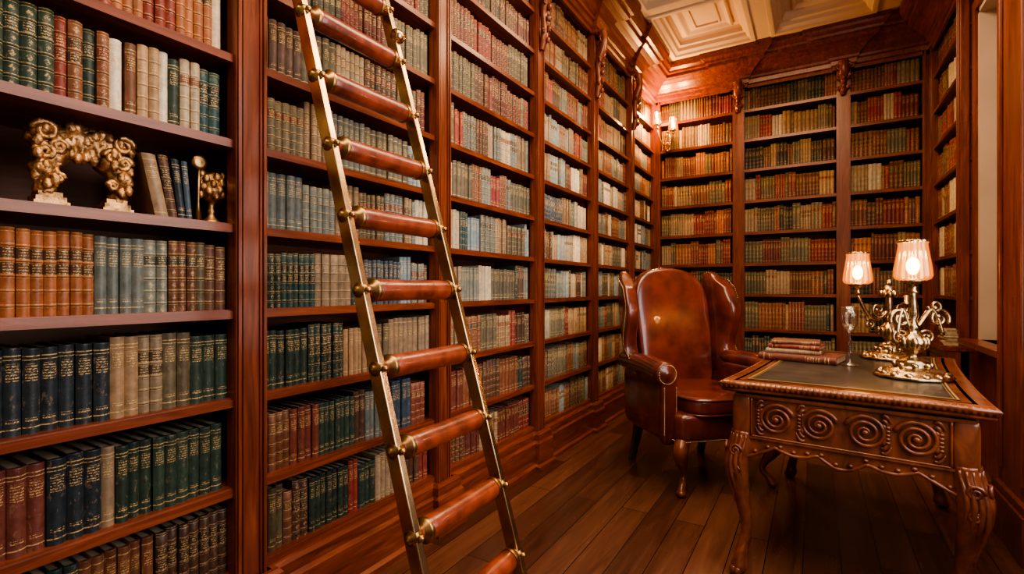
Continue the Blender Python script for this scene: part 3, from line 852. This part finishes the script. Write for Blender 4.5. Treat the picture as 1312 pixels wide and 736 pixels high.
for sx,xx in ((-1,a0+.022),(1,a1-.022)):
    for sy,yy in ((-1,c0+.022),(1,c1-.022)):
        b.rbox((xx,yy,(za+zb_)/2),(.034,.034,(zb_-za)/2),6,6)
        i0=len(b.v)
        cabriole(b,xx,yy,.57,sx,sy,1,.038,.020,.030,0,60,.018,26)
        for q in range(7):
            al=math.atan2(sy,sx)+(q-3)*.42
            pp=[];rr=[]
            for k in range(20):
                t=k/19; o=interp(t*.55,[(0,0),(.22,.018),(.72,-.010),(1,0)]); rk=interp(t*.55,[(0,.040),(.2,.042),(.72,.020),(1,.02)])
                pp.append((xx+sx*o+rk*math.cos(al),yy+sy*o+rk*math.sin(al),.56-.30*t*(1-.08*abs(q-3)))); rr.append(.0085*math.sin(PI*(.15+.8*t)))
            b.tube(pp,rr,7)
        for zc_,rr0 in ((.50,.024),(.425,.017)):
            for sgn in (-1,1):
                al=math.atan2(sy,sx)+sgn*.75; tx,ty=-math.sin(al),math.cos(al); pp=[]
                for k in range(24):
                    a=k/23*PI*3.4; r=rr0*(1-k/27); pp.append((xx+sx*.016+.040*math.cos(al)+tx*r*math.cos(a),yy+sy*.016+.040*math.sin(al)+ty*r*math.cos(a),zc_+r*math.sin(a)))
                b.tube(pp,.0055,7)
        b.carve(i0,.002,60)
        for dxx,dyy in ((1,0),(0,1),(.8,.8)):
            b.sphere((xx+sx*(.014+.018*dxx),yy+sy*(.014+.018*dyy),.020),.017,0,10,8,(1,1,1.15))
b.obj('cabriole_legs',[wood_desk],dk)

# ------------------------------------------------------------------ stacked books on desk
B=BK()
Z_=DZ+.0032
def flat_book(B,cx,cy,z,w,l,t,ang,col,st):
    sub=BK(); sub.book((0,0,0),Y,X,t,l,w,col,True,st)
    o=len(B.v); ca,sa=math.cos(ang),math.sin(ang)
    for (x,y,zv) in sub.v:
        lx=zv-l/2; ly=-(x+w/2); lz=y
        B.v.append((cx+ca*lx-sa*ly,cy+sa*lx+ca*ly,z+lz))
    for f,c,r,sm in zip(sub.f,sub.c,sub.r,sub.sm): B.f.append(tuple(i+o for i in f)); B.c.append(c); B.r.append(r); B.sm.append(sm)
    B.uv+=sub.uv
z=Z_
for (dx,dy,w,l,t,an,c,st) in ((0.02,0,.22,.34,.032,-.12,'M',.2),(-.01,.02,.17,.24,.022,.02,'T',.1),(.0,.02,.16,.225,.022,-.1,'R',.1),(-.005,.025,.15,.21,.018,.08,'B',.2)):
    flat_book(B,1.45+dx,2.90+dy,z,w,l,t,an-.1,COL[c],(st,.5,.8)); z+=t+.0006
B.obj('book_stack')
b=MB(); c=(1.665,2.80,Z_)
b.lathe([(.001,0),(.036,0),(.036,.003),(.012,.010),(.006,.02),(.009,.05),(.013,.06),(.007,.07),(.005,.10),(.009,.115),(.005,.13),(.006,.15),(.02,.165),(.032,.19),(.036,.22),(.038,.272),(.0365,.272),(.034,.22),(.030,.193),(.018,.170),(.001,.162)],c,28)
b.obj('glass_goblet',[glass_m])

# ------------------------------------------------------------------ lamps
def point(name,loc,power,col=(1,.50,.18),size=.03,parent=None):
    l=bpy.data.lights.new(name,'POINT'); l.energy=power; l.color=col; l.shadow_soft_size=size
    o=bpy.data.objects.new(name,l); o.location=loc; bpy.context.scene.collection.objects.link(o)
    if parent: o.parent=parent
    return o
def shade(b,c,s=1.0,mg=1,mb=2,mm=0):
    x,y,z=c
    b.lathe([(.012*s,-.045*s),(.020*s,-.040*s),(.012*s,-.03*s),(.016*s,-.012*s),(.034*s,-.004*s),(.042*s,.004*s),(.03*s,.010*s)],c,20,mm)
    b.open_lathe([(.034*s,.0),(.055*s,.010*s),(.060*s,.022*s),(.058*s,.05*s),(.052*s,.09*s),(.047*s,.125*s),(.045*s,.142*s),(.048*s,.152*s)],c,60,mg,.045,15)
    b.open_lathe([(.0485*s,.150*s),(.0505*s,.154*s),(.047*s,.158*s)],c,60,mm,.045,15)
    b.sphere((x,y,z+.06*s),.022*s,mb,12,8,(1,1,1.6))
def scroll(b,c,dirv,R0,a0_,turns,r=.007,n=40,sgn=1):
    pp=[];rr=[]; d=Vector(dirv)
    for k in range(n):
        t=k/(n-1); a=a0_+sgn*t*turns*2*PI; q=R0*(1-.75*t)
        pp.append((c[0]+d.x*q*math.cos(a),c[1]+d.y*q*math.cos(a),c[2]+q*math.sin(a))); rr.append(r*(1-.3*t))
    b.tube(pp,rr,10,0); b.sphere(pp[-1],r*1.5,0,10,8)
def lamp_base(b,h=.3,s=1.0):
    b.lathe([(.001,0),(.125*s,0),(.13*s,.006),(.122*s,.014),(.105*s,.018),(.10*s,.026),(.085*s,.034),(.06*s,.04),(.05*s,.05),(.058*s,.06),(.040*s,.072),(.022*s,.08),(.018*s,.095),(.03*s,.105),(.044*s,.125),(.048*s,.145),(.038*s,.165),(.022*s,.178),(.016*s,.19),(.026*s,.2),(.018*s,.212),(.013*s,.23),(.02*s,.25),(.011*s,h)],(0,0,0),36,0,True,.035,12)
    for k in range(14):
        a=2*PI*k/14; b.sphere((.108*s*math.cos(a),.108*s*math.sin(a),.014),.017*s,0,8,6,(1,1,.8))
    for k in range(8):
        a=2*PI*k/8; b.sphere((.046*s*math.cos(a),.046*s*math.sin(a),.14),.012*s,0,8,6,(1,1,2))
        b.sphere((.058*s*math.cos(a),.058*s*math.sin(a),.05),.012*s,0,8,6)
RV=Vector((math.cos(math.radians(31)),math.sin(math.radians(31)),0))
L1=empty('table_lamp',(1.865,2.56,Z_))
b=MB(); lamp_base(b,.33); b.carve(0,.0025,70)
b.tube([(0,0,.30),(0,0,.36)],.012,12)
shade(b,(0,0,.385),1.05)
for sg,ln in ((1,.105),(-1,.05)):
    d=RV*sg
    pp=[]
    for k in range(24):
        t=k/23; pp.append((d.x*(.015+ln*t),d.y*(.015+ln*t),.20+.07*math.sin(t*PI*1.15)-.02*math.sin(t*PI*2)))
    b.tube(pp,[.009]*24,10)
    scroll(b,(d.x*(ln+.0),d.y*(ln+.0),.235),d,.042,-.5,1.4,.008)
    scroll(b,(d.x*.055,d.y*.055,.16),d,.03,2.5,1.3,.006,40,-1)
scroll(b,(RV.x*.09,RV.y*.09,.285),RV,.03,PI,1.2,.007)
b.obj('lamp_body',[silver,shade_m,bulb_m],L1)
point('lamp_light',(0,0,.475),8,parent=L1)
L2=empty('table_lamp',(1.85,3.17,Z_))
b=MB(); lamp_base(b,.33,.95)
b.sphere((0,0,.345),.028,0,14,10,(1,1,1.2)); b.sphere((0,0,.385),.014,0,12,8,(1,1,1.4))
for k in range(8): a=k*PI/4; b.sphere((.028*math.cos(a),.028*math.sin(a),.33),.014,0,8,6,(1,1,1.4))
b.carve(0,.003,60)
for sg,ln in ((-1,.15),(1,.09)):
    d=RV*sg; pp=[]
    for k in range(28):
        t=k/27; pp.append((d.x*(.01+ln*t),d.y*(.01+ln*t),.24-.055*math.sin(t*PI)+ (.085*t*t if sg<0 else .03*t)))
    b.tube(pp,[.009]*28,10)
    scroll(b,(d.x*.055,d.y*.055,.25),d,.034,3.6,1.4,.007)
    scroll(b,(d.x*.10,d.y*.10,.175),d,.026,1.0,1.3,.006)
    if sg<0: shade(b,(d.x*(ln+.01),d.y*(ln+.01),.375),1.05)
    else:
        b.lathe([(.001,0),(.026,.004),(.03,.012),(.012,.018),(.014,.05),(.001,.055)],(d.x*ln,d.y*ln,.27),16)
b.obj('lamp_body',[silver,shade_m,bulb_m],L2)
point('lamp_light',(-RV.x*.16,-RV.y*.16,.46),8,parent=L2)
S=empty('wall_sconce',(.16,YF-.028,2.72))
b=MB()
b.rbox((0,-.008,0),(.035,.012,.10),3,8); b.sphere((0,-.03,-.10),.018); b.sphere((0,-.02,.11),.014)
for (sx,dy,dz,zz2) in ((-.085,-.12,.17,0),(.085,-.13,.08,0)):
    pp=[]
    for k in range(22):
        t=k/21; pp.append((sx*t,-.02+(dy+.02)*t,-.06*math.sin(t*PI)+(dz-.045)*t*t))
    b.tube(pp,[.007]*22,8); shade(b,(sx,dy,dz),.85)
    scroll(b,(sx*.5,dy*.5,-.03),(.6,-.6,0),.028,0,1.3,.005)
b.obj('sconce_body',[brass,shade_m,bulb_m],S)
point('sconce_light',(-.085,-.17,.28),34,(1,.52,.18),.04,S)
point('sconce_light',(.085,-.20,.18),34,(1,.52,.18),.04,S)

B=BK(); z=.736
for (w,l,t,an,c) in ((.15,.21,.03,1.5,'C'),(.15,.2,.025,1.62,'T'),(.14,.2,.02,1.5,'W'),(.13,.19,.03,1.57,'C')):
    flat_book(B,XR-.02,4.64,z,w,l,t,an-PI,COL[c],(.2,.5,.8)); z+=t+.0006
B.obj('paper_stack')

# ------------------------------------------------------------------ lights
def area(name,loc,rot,sx,sy,power,col):
    l=bpy.data.lights.new(name,'AREA'); l.shape='RECTANGLE'; l.size=sx; l.size_y=sy; l.energy=power; l.color=col
    o=bpy.data.objects.new(name,l); o.location=loc; o.rotation_euler=rot; bpy.context.scene.collection.objects.link(o); return o
area('ceiling_fill',(1.3,.7,3.44),(0,0,0),1.2,1.8,72,(1,.79,.55))  # ceiling areas: soft fill added out of view, no fixture hangs there
area('ceiling_fill',(1.25,2.5,3.44),(0,0,0),1.2,1.2,56,(1,.74,.48))
area('ceiling_fill',(1.3,3.8,3.44),(0,math.radians(0),0),1.0,.6,36,(1,.68,.40))
area('window_light',(WX-.03,1.45,1.8),(0,math.radians(90),0),1.9,1.7,60,(.96,.96,1.0))
area('daylight',(WX+.5,3.95,1.9),(0,math.radians(90),0),2.2,.9,9,(1,.93,.9))
w=bpy.data.worlds.new('World'); bpy.context.scene.world=w; w.use_nodes=True
w.node_tree.nodes['Background'].inputs[0].default_value=(1,.80,.62,1); w.node_tree.nodes['Background'].inputs[1].default_value=.52
try: bpy.context.scene.view_settings.look='AgX - Medium High Contrast'
except Exception as e: print(e)

# ------------------------------------------------------------------ camera
cam=bpy.data.cameras.new('camera'); co=bpy.data.objects.new('camera',cam); bpy.context.scene.collection.objects.link(co)
co.location=(1.53,0,1.13); co.rotation_euler=(PI/2,0,math.radians(31.29))
cam.sensor_width=36; cam.lens=36*640/1312; cam.shift_y=.0015; cam.clip_start=.02
bpy.context.scene.camera=co
